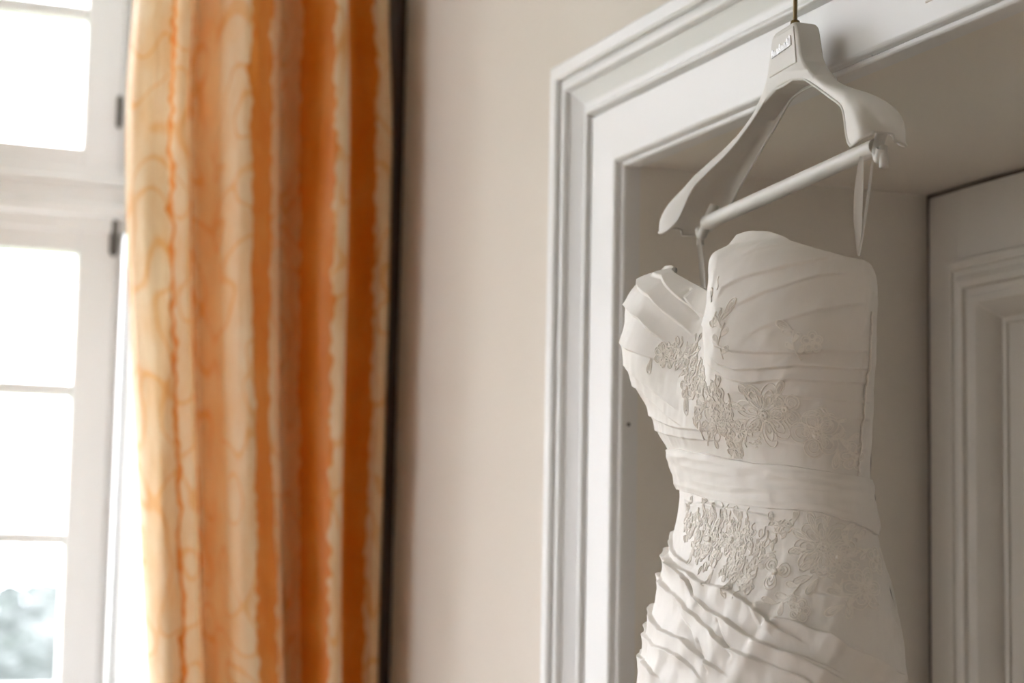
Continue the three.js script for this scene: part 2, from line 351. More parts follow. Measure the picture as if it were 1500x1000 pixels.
const neckKnots = [[0, 1.8425], [0.09, 1.844], [0.28, 1.85], [0.5, 1.8585], [0.72, 1.8685], [0.92, 1.8725], [1.08, 1.8708], [1.17, 1.8665], [1.24, 1.855], [1.29, 1.8215], [1.34, 1.826], [1.43, 1.834], [1.52, 1.8415], [1.7, 1.8545], [1.9, 1.8640], [2.1, 1.868], [2.3, 1.8665], [2.6, 1.859], [2.9, 1.848], [Math.PI, 1.8425]];
function neckline(theta) {
  if (Math.sin(theta) < 0) return 1.8425 - 0.008 * Math.abs(Math.sin(theta));
  let i = 0; while (i < neckKnots.length - 2 && neckKnots[i + 1][0] < theta) i++;
  const [x0, y0] = neckKnots[i], [x1, y1] = neckKnots[i + 1];
  return y0 + (y1 - y0) * clamp((theta - x0) / (x1 - x0), 0, 1);
}
const neckTable = Array.from({ length: 721 }, (_, i) => neckline(-Math.PI / 2 + 2 * Math.PI * i / 720));
function neckAt(theta) {                                   // smoothed neckline
  let s = 0; const f = ((theta + Math.PI / 2) / (2 * Math.PI) * 720 % 720 + 720) % 720;
  for (let k = -2; k <= 2; k++) { const q = (f + k + 720) % 720, i = Math.floor(q), r = q - i; s += neckTable[i % 720] * (1 - r) + neckTable[(i + 1) % 720] * r; }
  return s / 5;
}
function baseAt(theta, h) {
  const [a, bf, bb] = outlineAt(h), t = a * Math.cos(theta), sn = Math.sin(theta), pw = Math.pow(Math.abs(sn), 0.85);
  let n = sn < 0 ? -bb * pw : bf * pw * (1 + (0.19 * smooth(1.826, 1.868, h) - 0.11 * smooth(1.68, 1.79, h)) * smooth(0.045, 0.085, t)) * (1 - 0.34 * smooth(1.70, 1.80, h) * Math.exp(-Math.pow((t - 0.045) / (t < 0.045 ? 0.07 : 0.024), 2)));
  return V(t, h, n);
}
function fold(part, amplitude, width, side, edge, ...pts) {
  const p = pts.map(([a, b]) => [a / 1000, b / 1000]);
  const A = amplitude / 1000, w = width / 1000, e = edge / 1000, pad = Math.max(w, e) * 1.1;
  const hs = p.map((q) => q[1]), ths = p.map((q) => q[0]);
  let L = 0; const cum = [0]; for (let i = 1; i < p.length; i++) { L += Math.hypot((p[i][0] - p[i - 1][0]) * 0.13, p[i][1] - p[i - 1][1]); cum.push(L); }
  return { part, p, A, w, side, e, cum, L, h0: Math.min(...hs) - pad, h1: Math.max(...hs) + pad, t0: Math.min(...ths) - pad / 0.09, t1: Math.max(...ths) + pad / 0.09 };
}
// pleats and drapes: [angle round the dress, height] in mrad and mm; each is a soft ramp that ends in an edge
const folds = [
  fold('bodice', 0.7, 10, 1, 2.4, [803, 1846], [703, 1852], [522, 1856], [386, 1858]),
  fold('bodice', 1.43, 14, 1, 2.4, [987, 1811], [931, 1822], [783, 1829], [522, 1835], [270, 1842], [84, 1845]),
  fold('bodice', 1.43, 14, 1, 2.4, [904, 1802], [777, 1808], [629, 1816], [492, 1820], [276, 1828], [4, 1832]),
  fold('bodice', 1.04, 12, 1, 2.4, [753, 1779], [649, 1785], [540, 1789], [253, 1800], [-67, 1808]),
  fold('bodice', 2.4, 12, 1, 2.4, [1046, 1783], [978, 1775], [851, 1769], [673, 1767], [404, 1765], [108, 1768], [-197, 1769]),
  fold('bodice', 2.1, 10, 1, 2.4, [1082, 1770], [984, 1760], [862, 1754], [688, 1754], [407, 1755], [81, 1754], [-316, 1755]),
  fold('bodice', 1.9, 9, 1, 2.4, [1138, 1765], [1025, 1755], [925, 1747], [797, 1743], [608, 1744], [335, 1744], [87, 1743], [-357, 1744]),
  fold('bodice', 1.04, 9, 1, 2.4, [925, 1737], [708, 1732], [495, 1731], [60, 1728], [-369, 1728]),
  fold('bodice', 0.78, 8, 1, 2.4, [788, 1720], [513, 1716], [48, 1714], [-434, 1714]),
  fold('bodice', 0.91, 9, 1, 2.4, [723, 1698], [362, 1692], [28, 1690], [-464, 1689]),
  fold('bodice', 3, 15, 1, 2.4, [1887, 1854], [1700, 1846], [1540, 1826], [1410, 1810], [1076, 1790]),
  fold('bodice', 3.2, 16, 1, 2.4, [2373, 1857], [1973, 1847], [1730, 1829], [1620, 1814], [1484, 1799], [1404, 1788]),
  fold('bodice', 3, 16, 1, 2.4, [2411, 1835], [2011, 1825], [1801, 1810], [1656, 1794], [1531, 1781]),
  fold('bodice', 2.2, 13, 1, 2.4, [2464, 1801], [2064, 1791], [1836, 1781], [1709, 1775], [1582, 1769]),
  fold('bodice', 2.2, 14, 1, 2.4, [2482, 1781], [2082, 1771], [1887, 1756], [1700, 1740], [1502, 1725]),
  fold('bodice', 2, 12, 1, 2.4, [2408, 1761], [2008, 1751], [1848, 1736], [1629, 1720], [1481, 1712]),
  fold('bodice', 2, 9, 1, 2.4, [2381, 1733], [1981, 1723], [1671, 1714], [1443, 1710], [1150, 1705]),
  fold('bodice', 2, 9, 1, 2.4, [2405, 1720], [2005, 1710], [1588, 1704], [1372, 1700], [1123, 1697]),
  fold('bodice', -2.2, 6, -1, 2.4, [1472, 1833], [1511, 1824], [1460, 1815], [1381, 1802]),
  fold('sash', 1, 14, 1, 6, [1771, 1668], [1268, 1659], [883, 1656], [531, 1655], [39, 1652]),
  fold('sash', 0.8, 12, -1, 6, [791, 1670], [457, 1662], [36, 1655], [-372, 1650]),
  fold('sash', 0.9, 14, -1, 7, [1825, 1681], [1321, 1672], [942, 1665]),
  fold('skirt', 2.2, 9, -1, 2.4, [2011, 1648], [1372, 1642], [1025, 1636], [747, 1633], [602, 1633]),
  fold('skirt', 3.675, 14, -1, 2.275, [2674, 1624], [2174, 1612], [2026, 1603], [1742, 1595], [1511, 1589]),
  fold('skirt', 5.25, 20, -1, 2.275, [2665, 1608], [2165, 1596], [2011, 1593], [1647, 1586], [1354, 1577], [1153, 1573], [883, 1562], [732, 1553], [549, 1537], [365, 1528]),
  fold('skirt', 5.25, 18, -1, 2.275, [2307, 1602], [1807, 1590], [1463, 1574], [1369, 1563], [1203, 1554], [1016, 1546], [851, 1535], [629, 1526], [389, 1518], [78, 1506]),
  fold('skirt', 4.83, 17, -1, 2.275, [2647, 1587], [2147, 1575], [1650, 1564], [1416, 1551], [1265, 1543], [1120, 1537], [978, 1525], [830, 1519], [534, 1505]),
  fold('skirt', 4.83, 18, -1, 2.275, [2635, 1556], [2135, 1544], [1881, 1538], [1614, 1532], [1363, 1526], [1232, 1518], [1034, 1508], [904, 1497]),
  fold('skirt', 4.2, 16, -1, 2.275, [2624, 1538], [2124, 1526], [1768, 1520], [1531, 1517], [1381, 1513], [1221, 1502], [1117, 1493]),
  fold('skirt', 4.2, 18, -1, 2.275, [2615, 1518], [2115, 1506], [1756, 1499], [1549, 1490]),
  fold('skirt', 6.3, 22, -1, 2.275, [750, 1539], [703, 1545], [629, 1550], [466, 1546], [220, 1538], [-5, 1524], [-289, 1510], [-585, 1500]),
  fold('skirt', 3.36, 14, -1, 2.275, [806, 1531], [697, 1528], [510, 1521], [244, 1509], [105, 1501]),
  fold('skirt', 3.36, 14, -1, 2.275, [821, 1520], [688, 1514], [463, 1506], [318, 1499]),
  fold('skirt', 2.73, 16, -1, 2.275, [338, 1571], [31, 1566], [-257, 1559], [-579, 1543]),
  fold('skirt', -2.73, 9, -1, 3.9, [1650, 1564], [1484, 1546], [1342, 1532], [1259, 1521]),
  fold('skirt', -3.15, 9, -1, 3.25, [1478, 1578], [1351, 1561], [1250, 1550]),
  fold('skirt', -2.73, 9, -1, 3.9, [1280, 1530], [1185, 1517], [1102, 1503]),
  fold('skirt', -2.52, 10, -1, 4.55, [1093, 1548], [1019, 1531], [922, 1516]),
  fold('skirt', 2.625, 9, 1, 5.2, [788, 1563], [768, 1552], [723, 1542]),
];

const sashTop = [[1981, 1696], [1659, 1692], [1413, 1688], [1105, 1681], [862, 1677], [581, 1675], [259, 1671], [-14, 1668], [-443, 1665]];
const sashBottom = [[2192, 1660], [1792, 1655], [1375, 1647], [1031, 1642], [750, 1639], [481, 1638], [232, 1636], [1, 1630], [-171, 1625], [-434, 1619]];

const motifs = [
  ['sprig', 389, 1771, 25, 105, 4],
  ['flower', 288, 1773, 9, 20, 5],
  ['leaf', 472, 1786, 16, 150, 0],
  ['sprig', 907, 1777, 30, 80, 4],
  ['leaf', 865, 1803, 20, 60, 0],
  ['scroll', 942, 1794, 14, 90, 7],
  ['scroll', 1007, 1820, 12, 90, 5],
  ['sprig', 1534, 1773, 30, 165, 5],
  ['flower', 1597, 1774, 11, 30, 6],
  ['scroll', 1502, 1776, 13, 0, 8],
  ['scroll', 1419, 1772, 14, 40, 9],
  ['leaf', 1709, 1766, 16, 235, 0],
  ['scroll', 1383, 1783, 12, 80, 8],
  ['scroll', 1336, 1759, 16, 80, 10],
  ['scroll', 1238, 1746, 16, 90, 9],
  ['leaf', 1416, 1730, 20, 260, 0],
  ['flower', 1395, 1743, 10, 10, 5],
  ['scroll', 1221, 1728, 16, 90, 10],
  ['scroll', 1126, 1731, 15, 80, 10],
  ['leaf', 1179, 1716, 16, 285, 0],
  ['scroll', 1090, 1722, 14, 90, 9],
  ['scroll', 1049, 1711, 13, 60, 9],
  ['scroll', 1378, 1771, 13, 55, 9],
  ['scroll', 1304, 1756, 18, 84, 10],
  ['scroll', 1348, 1746, 17, 63, 11],
  ['scroll', 1215, 1737, 16, 92, 9],
  ['scroll', 1301, 1726, 15, 71, 10],
  ['scroll', 1126, 1722, 14, 100, 11],
  ['scroll', 1099, 1710, 13, 79, 9],
  ['scroll', 1215, 1716, 18, 58, 10],
  ['scroll', 1055, 1736, 17, 87, 11],
  ['scroll', 999, 1721, 16, 66, 9],
  ['scroll', 1016, 1706, 15, 95, 10],
  ['scroll', 939, 1699, 14, 74, 11],
  ['scroll', 1221, 1751, 13, 103, 9],
  ['scroll', 1005, 1730, 18, 82, 10],
  ['scroll', 1452, 1766, 17, 61, 11],
  ['scroll', 1514, 1780, 16, 90, 9],
  ['scroll', 1052, 1687, 15, 69, 10],
  ['scroll', 1383, 1757, 14, 98, 11],
  ['scroll', 1306, 1712, 13, 77, 9],
  ['scroll', 1224, 1705, 18, 56, 10],
  ['scroll', 1043, 1696, 13, 90, 10],
  ['leaf', 996, 1691, 16, 275, 0],
  ['scroll', 1093, 1700, 10, 30, 7],
  ['flower', 682, 1716, 25, 12, 7],
  ['leaf', 800, 1734, 18, 130, 0],
  ['leaf', 898, 1723, 16, 160, 0],
  ['leaf', 546, 1735, 17, 62, 0],
  ['scroll', 836, 1707, 13, 20, 9],
  ['scroll', 803, 1693, 9, 0, 6],
  ['flower', 507, 1720, 15, 40, 4],
  ['leaf', 738, 1731, 15, 110, 0],
  ['leaf', 904, 1711, 14, 185, 0],
  ['flower', 259, 1700, 20, 35, 5],
  ['sprig', 259, 1700, 34, -32, 4],
  ['scroll', 232, 1718, 12, 150, 5],
  ['leaf', 300, 1716, 15, 15, 0],
  ['sprig', 96, 1708, 20, -35, 3],
  ['flower', -103, 1683, 12, 0, 6],
  ['leaf', 75, 1680, 16, 260, 0],
  ['leaf', 10, 1693, 14, -30, 0],
  ['leaf', -61, 1698, 12, 30, 0],
  ['leaf', -186, 1671, 12, -80, 0],
  ['scroll', 1804, 1643, 14, 62, 10],
  ['scroll', 1588, 1619, 14, 93, 10],
  ['scroll', 1395, 1628, 14, 88, 10],
  ['scroll', 1241, 1610, 14, 83, 10],
  ['scroll', 1167, 1622, 14, 78, 10],
  ['scroll', 1046, 1613, 14, 73, 10],
  ['scroll', 981, 1616, 14, 68, 10],
  ['scroll', 877, 1585, 14, 63, 10],
  ['scroll', 1102, 1599, 14, 94, 10],
  ['scroll', 1271, 1593, 14, 89, 10],
  ['scroll', 836, 1600, 14, 84, 10],
  ['scroll', 1496, 1601, 14, 79, 10],
  ['scroll', 1010, 1588, 14, 74, 10],
  ['scroll', 892, 1577, 14, 69, 10],
  ['scroll', 794, 1608, 14, 64, 10],
  ['scroll', 1398, 1607, 14, 95, 10],
  ['scroll', 1816, 1636, 13, 70, 8],
  ['scroll', 1774, 1622, 15, 107, 11],
  ['scroll', 1573, 1610, 17, 104, 10],
  ['scroll', 1502, 1625, 14, 101, 9],
  ['scroll', 1508, 1640, 16, 98, 8],
  ['scroll', 1304, 1619, 13, 95, 11],
  ['scroll', 1250, 1632, 15, 92, 10],
  ['scroll', 1114, 1622, 17, 89, 9],
  ['scroll', 1135, 1608, 14, 86, 8],
  ['scroll', 1022, 1625, 16, 83, 11],
  ['scroll', 981, 1608, 13, 80, 10],
  ['scroll', 898, 1597, 15, 77, 9],
  ['scroll', 1049, 1593, 17, 74, 8],
  ['scroll', 1265, 1605, 14, 71, 11],
  ['scroll', 889, 1614, 16, 108, 10],
  ['scroll', 1144, 1587, 13, 105, 9],
  ['scroll', 1404, 1596, 15, 102, 8],
  ['scroll', 966, 1582, 17, 99, 11],
  ['scroll', 1632, 1631, 14, 96, 10],
  ['scroll', 1392, 1637, 16, 93, 9],
  ['flower', 1117, 1613, 14, 10, 6],
  ['flower', 1372, 1613, 13, 50, 6],
  ['leaf', 1594, 1600, 18, 265, 0],
  ['leaf', 1099, 1635, 15, 120, 0],
  ['leaf', 916, 1580, 20, 245, 0],
  ['leaf', 1265, 1580, 15, 250, 0],
  ['flower', 1706, 1625, 11, 0, 5],
  ['leaf', 1232, 1635, 13, 85, 0],
  ['leaf', 1052, 1572, 16, 270, 0],
  ['scroll', 614, 1625, 14, 20, 10],
  ['scroll', 673, 1617, 12, 60, 9],
  ['leaf', 738, 1631, 12, 110, 0],
  ['leaf', 501, 1633, 13, 70, 0],
  ['sprig', 771, 1597, 26, 35, 4],
  ['flower', 232, 1608, 25, 0, 8],
  ['leaf', 330, 1628, 18, 105, 0],
  ['leaf', 190, 1631, 18, 80, 0],
  ['leaf', 433, 1617, 18, 150, 0],
  ['leaf', 478, 1605, 16, 190, 0],
  ['leaf', 389, 1594, 16, 220, 0],
  ['flower', 661, 1587, 14, 250, 3],
  ['leaf', 421, 1582, 17, 200, 0],
  ['leaf', 338, 1576, 16, 235, 0],
  ['flower', 99, 1599, 14, -40, 4],
  ['scroll', 241, 1589, 12, 0, 7],
  ['sprig', 555, 1571, 34, 215, 5],
  ['leaf', 478, 1559, 14, 290, 0],
  ['scroll', 507, 1566, 9, 0, 7],
  ['flower', 439, 1557, 9, 0, 5],
  ['leaf', 134, 1571, 18, 160, 0],
  ['leaf', 164, 1558, 17, 205, 0],
  ['leaf', 48, 1560, 17, 262, 0],
  ['sprig', 60, 1570, 26, 100, 2],
  ['flower', -82, 1575, 17, 0, 6],
  ['sprig', -20, 1609, 28, 60, 3],
  ['scroll', -103, 1601, 13, 0, 8],
  ['leaf', -150, 1618, 15, 40, 0],
  ['flower', -304, 1598, 12, 0, 5],
  ['leaf', -550, 1603, 12, -70, 0],
  ['leaf', -29, 1625, 13, 25, 0],
];

function foldHeight(part, theta, h, rho) {
  let out = 0;
  for (const f of folds) {
    if (f.part !== part || h < f.h0 || h > f.h1 || theta < f.t0 || theta > f.t1) continue;
    let best = 1e9, sd = 0, along = 0;
    for (let i = 0; i < f.p.length - 1; i++) {
      const ax = -f.p[i][0] * rho, ay = f.p[i][1], bx = -f.p[i + 1][0] * rho, by = f.p[i + 1][1], px = -theta * rho, dx = bx - ax, dy = by - ay, l2 = dx * dx + dy * dy;
      const u = clamp(((px - ax) * dx + (h - ay) * dy) / l2, 0, 1), ex = px - ax - u * dx, ey = h - ay - u * dy, d = Math.hypot(ex, ey);
      if (d < best) { best = d; sd = (dx * ey - dy * ex) >= 0 ? d : -d; along = (f.cum[i] + u * (f.cum[i + 1] - f.cum[i])) / f.L; }
    }
    sd *= f.side;
    let y = 0;
    if (sd >= 0) { if (sd < f.w) { const q = 1 - sd / f.w; y = q * q * (1.15 - 0.15 * q); } }
    else if (-sd < f.e) { const q = 1 + sd / f.e; y = q * q * (3 - 2 * q); }
    if (y) out += f.A * y * smooth(0, 0.1, along) * smooth(1.0, 0.86, along);
  }
  return out;
}
function curveAt(list, theta) {                            // height of a sash edge at an angle
  const T = theta * 1000; let n = list.length;
  if (T >= list[0][0]) return (list[0][1] + Math.min(0, 0)) / 1000;
  if (T <= list[n - 1][0]) return (list[n - 1][1] - (list[n - 1][0] - T) * 0.0) / 1000;
  for (let i = 0; i < n - 1; i++) if (T <= list[i][0] && T >= list[i + 1][0]) { const u = smooth(0, 1, (list[i][0] - T) / (list[i][0] - list[i + 1][0])) * 0.3 + 0.7 * (list[i][0] - T) / (list[i][0] - list[i + 1][0]); return (list[i][1] * (1 - u) + list[i + 1][1] * u) / 1000; }
  return list[n - 1][1] / 1000;
}
function baseNormal(theta, h) {
  const e = 0.004, a = baseAt(theta + e, h).sub(baseAt(theta - e, h)), b = baseAt(theta, h + 0.002).sub(baseAt(theta, h - 0.002));
  return b.cross(a).normalize();
}
function surface(part, theta, h, lift = 0) {
  const p = baseAt(theta, h), e = 0.004, rho = baseAt(theta + e, h).distanceTo(baseAt(theta - e, h)) / (2 * e);
  const wv = part === 'skirt' ? 1 : part === 'bodice' ? 0.35 : 0;              // cloth never folds along a ruled line
  const ft = theta + wv * 0.03 * N3(theta * 4, h * 24, 11.3), fh = h + wv * (0.0030 * N3(theta * 3.2 + 5, h * 22, 3.9) + 0.0008 * N3(theta * 11, h * 40, 7.3));
  let d = foldHeight(part, ft, fh, Math.max(rho, 0.03)) * (1 + wv * 0.75 * N3(theta * 5 + h * 18, h * 26, 15.1)) + lift;
  if (part === 'bodice') {
    const q = neckAt(theta) - h;                            // the neckline rolls softly inwards
    if (q < 0.016) { const k = 1 - Math.max(q, 0) / 0.016; d -= 0.0025 * k * k; }
    d += 0.0010 * N3(theta * 6, h * 40, 1.7) + 0.0006 * N3(theta * 16 + h * 60, h * 70, 4.4);
  } else if (part === 'skirt') {
    const k = smooth(1.62, 1.56, h);
    d += k * (0.0040 * N3(theta * 5 + h * 24, h * 14, 2.1) + 0.0012 * N3(theta * 11 + h * 46, h * 24, 6.4)) + 0.0005 * N3(theta * 20, h * 80, 3.4);
    const low = smooth(1.47, 1.2, h); d += low * 0.02 * Math.sin(theta * 9 + 2 * N3(theta, h * 2, 1)) ;
  } else {
    d += 0.0008 * N3(theta * 4, h * 130, 5.2) + 0.0006 * N3(theta * 9, h * 60, 8.8);
  }
  return p.addScaledVector(baseNormal(theta, h), d);
}
const angles = [];
for (let i = 0; i <= 560; i++) angles.push(-0.62 + (Math.PI + 1.0) * i / 560);
{ const a1 = angles[angles.length - 1], a2 = -0.62 + 2 * Math.PI; for (let i = 1; i <= 44; i++) angles.push(a1 + (a2 - a1) * i / 44); }
const clothUV = (i, j, p) => [Math.atan2(p.x, p.z) * 0.15, p.y];
{
  const ROWS = 270, rows = [];
  for (let r = 0; r <= ROWS; r++) rows.push(angles.map((th) => {
    const top = neckAt(th), bottom = curveAt(sashTop, th > 4 ? -1 : th) - 0.012;
    return surface('bodice', th, top + (bottom - top) * Math.pow(r / ROWS, 1.0));
  }));
  const lining = [];                                         // turned edge and inside of the bodice
  for (let r = 0; r <= 14; r++) lining.push(angles.map((th) => { const top = neckAt(th), h = top + 0.0006 * (r === 13 ? 1 : 0) - (r < 13 ? (13 - r) * 0.014 : 0); return surface('none', th, r === 14 ? top : h, r === 14 ? -0.0042 : -0.0068); }));
  rows.unshift(...lining);
  mesh('bodice', gridGeometry(rows, clothUV, true), M.satin, dress);
}
{
  const ROWS = 110, rows = [];
  for (let r = -3; r <= ROWS + 3; r++) rows.push(angles.map((th) => {
    const q = th > 4 ? -1 : th, top = curveAt(sashTop, q), bottom = curveAt(sashBottom, q), u = clamp(r / ROWS, 0, 1), h = top + (bottom - top) * u;
    const over = r < 0 ? -r : r > ROWS ? r - ROWS : 0, edge = Math.min(u, 1 - u) * (top - bottom);
    const lift = 0.0024 + 0.0016 * smooth(0, 0.006, edge) - over * 0.0013 - (over ? 0.0003 : 0);
    return surface('sash', th, h, lift);
  }));
  mesh('waist_sash', gridGeometry(rows, clothUV, true), M.satin, dress);
}
{
  const rows = [], dense = 250, coarse = 46;
  for (let r = 0; r <= dense; r++) rows.push(angles.map((th) => { const top = curveAt(sashBottom, th > 4 ? -1 : th) + 0.012; return surface('skirt', th, top + (1.47 - top) * r / dense); }));
  for (let r = 1; r <= coarse; r++) rows.push(angles.map((th) => surface('skirt', th, 1.47 + (0.5 - 1.47) * r / coarse)));
  mesh('skirt', gridGeometry(rows, clothUV, true), M.satin, dress);
}
// corded lace: every motif lies on the cloth; cords in local mm
const under = (h, th) => { const q = th > 4 ? -1 : th; return h > curveAt(sashTop, q) - 0.001 ? ['bodice', 0] : h > curveAt(sashBottom, q) + 0.002 ? ['sash', 0.004] : ['skirt', 0]; };
function onDress(th, h, x, y, turn, lift) {
  const c = Math.cos(turn), s = Math.sin(turn), dx = (x * c - y * s) / 1000, dy = (x * s + y * c) / 1000;
  const e = 0.004, rho = Math.max(baseAt(th + e, h).distanceTo(baseAt(th - e, h)) / (2 * e), 0.045);
  const t2 = th - dx / rho, edge = curveAt(sashBottom, t2) - 0.0012, above = curveAt(sashTop, t2) + 0.001, h2 = h < edge ? Math.min(h + dy, edge) : clamp(h + dy, h > above ? above : 0, neckAt(t2) - 0.001), [part, l] = under(h2, t2);
  return surface(part, t2, h2, l + lift);
}
function cord(m, pts, closed, r, lift = 0) {
  const [, th, h, , turn] = m;
  const P = pts.map(([x, y]) => onDress(th / 1000, h / 1000, x, y, turn * Math.PI / 180, r * 0.12 + lift));
  let L = 0; for (let i = 1; i < P.length; i++) L += P[i].distanceTo(P[i - 1]);
  return tube(P, r, 6, closed, Math.max(6, Math.round(L / 0.0011)));
}
function loop(x0, y0, ang, len, wid, n = 12, pinch = 0.75) {   // a petal or leaf outline that starts and ends at its base
  const out = [];
  for (let i = 0; i < n; i++) {
    const a = i / n * Math.PI * 2, u = (1 - Math.cos(a)) / 2, w = Math.sin(a) * wid / 2 * Math.pow(u, pinch - 0.5) * 1.05;
    const X = u * len, Y = w; out.push([x0 + X * Math.cos(ang) - Y * Math.sin(ang), y0 + X * Math.sin(ang) + Y * Math.cos(ang)]);
  }
  return out;
}
const CR = 0.00062;
const leafCords = (m, x, y, ang, len, wid) => [cord(m, loop(x, y, ang, len, wid, 12, 1.1), true, CR), cord(m, loop(x + Math.cos(ang) * len * 0.16, y + Math.sin(ang) * len * 0.16, ang, len * 0.66, wid * 0.5, 10, 1.0), true, CR * 0.75, 0.0002), cord(m, [[x, y], [x + Math.cos(ang) * len * 0.5, y + Math.sin(ang) * len * 0.5], [x + Math.cos(ang) * len * 0.85, y + Math.sin(ang) * len * 0.85]], false, CR * 0.7, 0.0003)];
for (const m of motifs) {
  const [kind, th, h, size, turn, count] = m;
  if (kind === 'leaf') mesh('lace_leaf', mergeGeometries(leafCords(m, -size / 2, 0, 0, size, size * 0.46)), M.cord, dress);
  else if (kind === 'flower') {
    const centre = [cord(m, Array.from({ length: 9 }, (_, i) => [size * 0.17 * Math.cos(i / 9 * 6.283), size * 0.17 * Math.sin(i / 9 * 6.283)]), true, CR * 1.1, 0.0005)];
    for (let i = 0; i < 6; i++) { const b = new THREE.SphereGeometry(Math.min(0.0017, size * 0.00009 + 0.0005), 8, 6), p = onDress(th / 1000, h / 1000, size * 0.09 * Math.cos(i * 1.05), size * 0.09 * Math.sin(i * 1.05), 0, 0.0012); b.translate(p.x, p.y, p.z); centre.push(b); }
    const flower = mesh('lace_flower', mergeGeometries(centre), M.cord, dress);
    for (let i = 0; i < count; i++) {
      const a = i / count * Math.PI * 2 + 0.16 * (rnd() - 0.5), len = size * (0.72 + 0.16 * rnd()), wid = Math.min(size * 0.78, 2 * Math.PI * size * 0.62 / count), x = Math.cos(a) * size * 0.2, y = Math.sin(a) * size * 0.2;
      const parts = [cord(m, loop(x, y, a, len, wid, 14, 0.55), true, CR), cord(m, loop(x * 1.3, y * 1.3, a, len * 0.68, wid * 0.6, 12, 0.6), true, CR * 0.85, 0.0003)];
      if (size > 12) parts.push(cord(m, loop(x * 1.5, y * 1.5, a, len * 0.36, wid * 0.28, 10, 0.6), true, CR * 0.7, 0.0003));
      mesh('petal', mergeGeometries(parts), M.cord, flower);
    }
  } else if (kind === 'sprig') {
    const bow = size * 0.12, parts = [cord(m, [0, 0.25, 0.5, 0.75, 1].map((u) => [(u - 0.5) * size, bow * Math.sin(u * Math.PI)]), false, CR * 1.15)];
    for (let i = 0; i < count; i++) { const u = 0.15 + 0.8 * i / Math.max(1, count - 0.5), s = i % 2 ? 1 : -1; parts.push(...leafCords(m, (u - 0.5) * size, bow * Math.sin(u * Math.PI), s * (0.7 + 0.3 * rnd()), size * 0.36, size * 0.17)); }
    mesh('lace_sprig', mergeGeometries(parts), M.cord, dress);
  } else {
    const parts = [];
    for (let i = 0; i < count; i++) {
      const x = (rnd() - 0.5) * size * 1.3, y = (rnd() - 0.5) * size * 0.9, a = (rnd() - 0.5) * 1.3, l = size * (0.28 + 0.3 * rnd());
      if (rnd() < 0.62) parts.push(cord(m, loop(x - l / 2, y, a, l, l * (0.35 + 0.4 * rnd()), 9, 0.6), true, CR * (0.8 + 0.35 * rnd()), 0.0004 * rnd()));
      else parts.push(cord(m, [0, 1, 2, 3, 4].map((k) => [x + (k / 4 - 0.5) * l * 1.9, y + l * 0.22 * Math.sin(k * 1.7 + i)]), false, CR * (0.9 + 0.3 * rnd()), 0.0004 * rnd()));
    }
    mesh('lace_scroll', mergeGeometries(parts), M.cord, dress);
  }
}
{ // corded side opening with small thread loops on the near side
  const parts = [], pts = [];
  for (let i = 0; i <= 30; i++) { const h = 1.80 - 0.17 * i / 30; pts.push(surface(h > 1.71 ? 'bodice' : 'bodice', -0.17 + 0.02 * N3(i * 0.7, 1, 1), h, 0.001)); }
  parts.push(tube(pts, 0.001, 6, false, 120));
  for (let i = 0; i < 9; i++) { const h = 1.79 - 0.016 * i, t = -0.2; parts.push(tube([surface('bodice', t, h, 0.0005), surface('bodice', t + 0.05, h - 0.003, 0.0022), surface('bodice', t + 0.04, h - 0.008, 0.002), surface('bodice', t, h - 0.008, 0.0005)], 0.0006, 5, false, 14)); }
  mesh('side_seam', mergeGeometries(parts), M.cord, dress);
}

// ------------------------------------------------------------------ clothes hanger
const HANG = V(0.87, 0, -1.48);
const hanger = group('clothes_hanger', 0.87, 1.92, -1.48);
hanger.rotation.order = 'YXZ'; hanger.rotation.set(0, -(Math.PI / 2 + TILT), 1.2 * Math.PI / 180);
tag(hanger, 'wide white plastic clothes hanger hooked over the doorway architrave', 'hanger');
const lerpTable = (T, x) => { let i = 0; while (i < T.length - 2 && T[i + 1][0] < x) i++; const p0 = T[Math.max(0, i - 1)], p1 = T[i], p2 = T[i + 1], p3 = T[Math.min(T.length - 1, i + 2)], w = p2[0] - p1[0], u = clamp((x - p1[0]) / w, 0, 1), m1 = (p2[1] - p0[1]) / (p2[0] - p0[0]) * w, m2 = (p3[1] - p1[1]) / (p3[0] - p1[0]) * w, u2 = u * u, u3 = u2 * u; return (2 * u3 - 3 * u2 + 1) * p1[1] + (u3 - 2 * u2 + u) * m1 + (-2 * u3 + 3 * u2) * p2[1] + (u3 - u2) * m2; };
const ridgeT = [[0, 0.134], [0.03, 0.124], [0.045, 0.113], [0.06, 0.1025], [0.08, 0.091], [0.1, 0.082], [0.14, 0.0665], [0.165, 0.0555], [0.185, 0.0455], [0.199, 0.0365], [0.209, 0.0265], [0.215, 0.018], [0.218, 0.012]];
const frontLow = [[0, 0.1075], [0.03, 0.107], [0.06, 0.0925], [0.1, 0.0715], [0.14, 0.053], [0.158, 0.042], [0.168, 0.029], [0.176, 0.016], [0.186, 0.0085], [0.196, 0.0045], [0.207, 0.0045], [0.2155, 0.0075], [0.218, 0.0095]];
const backLow = [[0, 0.106], [0.03, 0.103], [0.06, 0.087], [0.1, 0.065], [0.14, 0.042], [0.163, 0.0265], [0.18, 0.0145], [0.2, 0.0075], [0.212, 0.0055], [0.218, 0.0058]];
const wideT = [[0, 0.0105], [0.03, 0.0105], [0.06, 0.011], [0.1, 0.013], [0.14, 0.0175], [0.165, 0.0215], [0.19, 0.0238], [0.203, 0.0232], [0.211, 0.0205], [0.2155, 0.016], [0.218, 0.0095]];
const forward = (t) => 0.03 * Math.pow(Math.abs(t) / 0.218, 2.6);
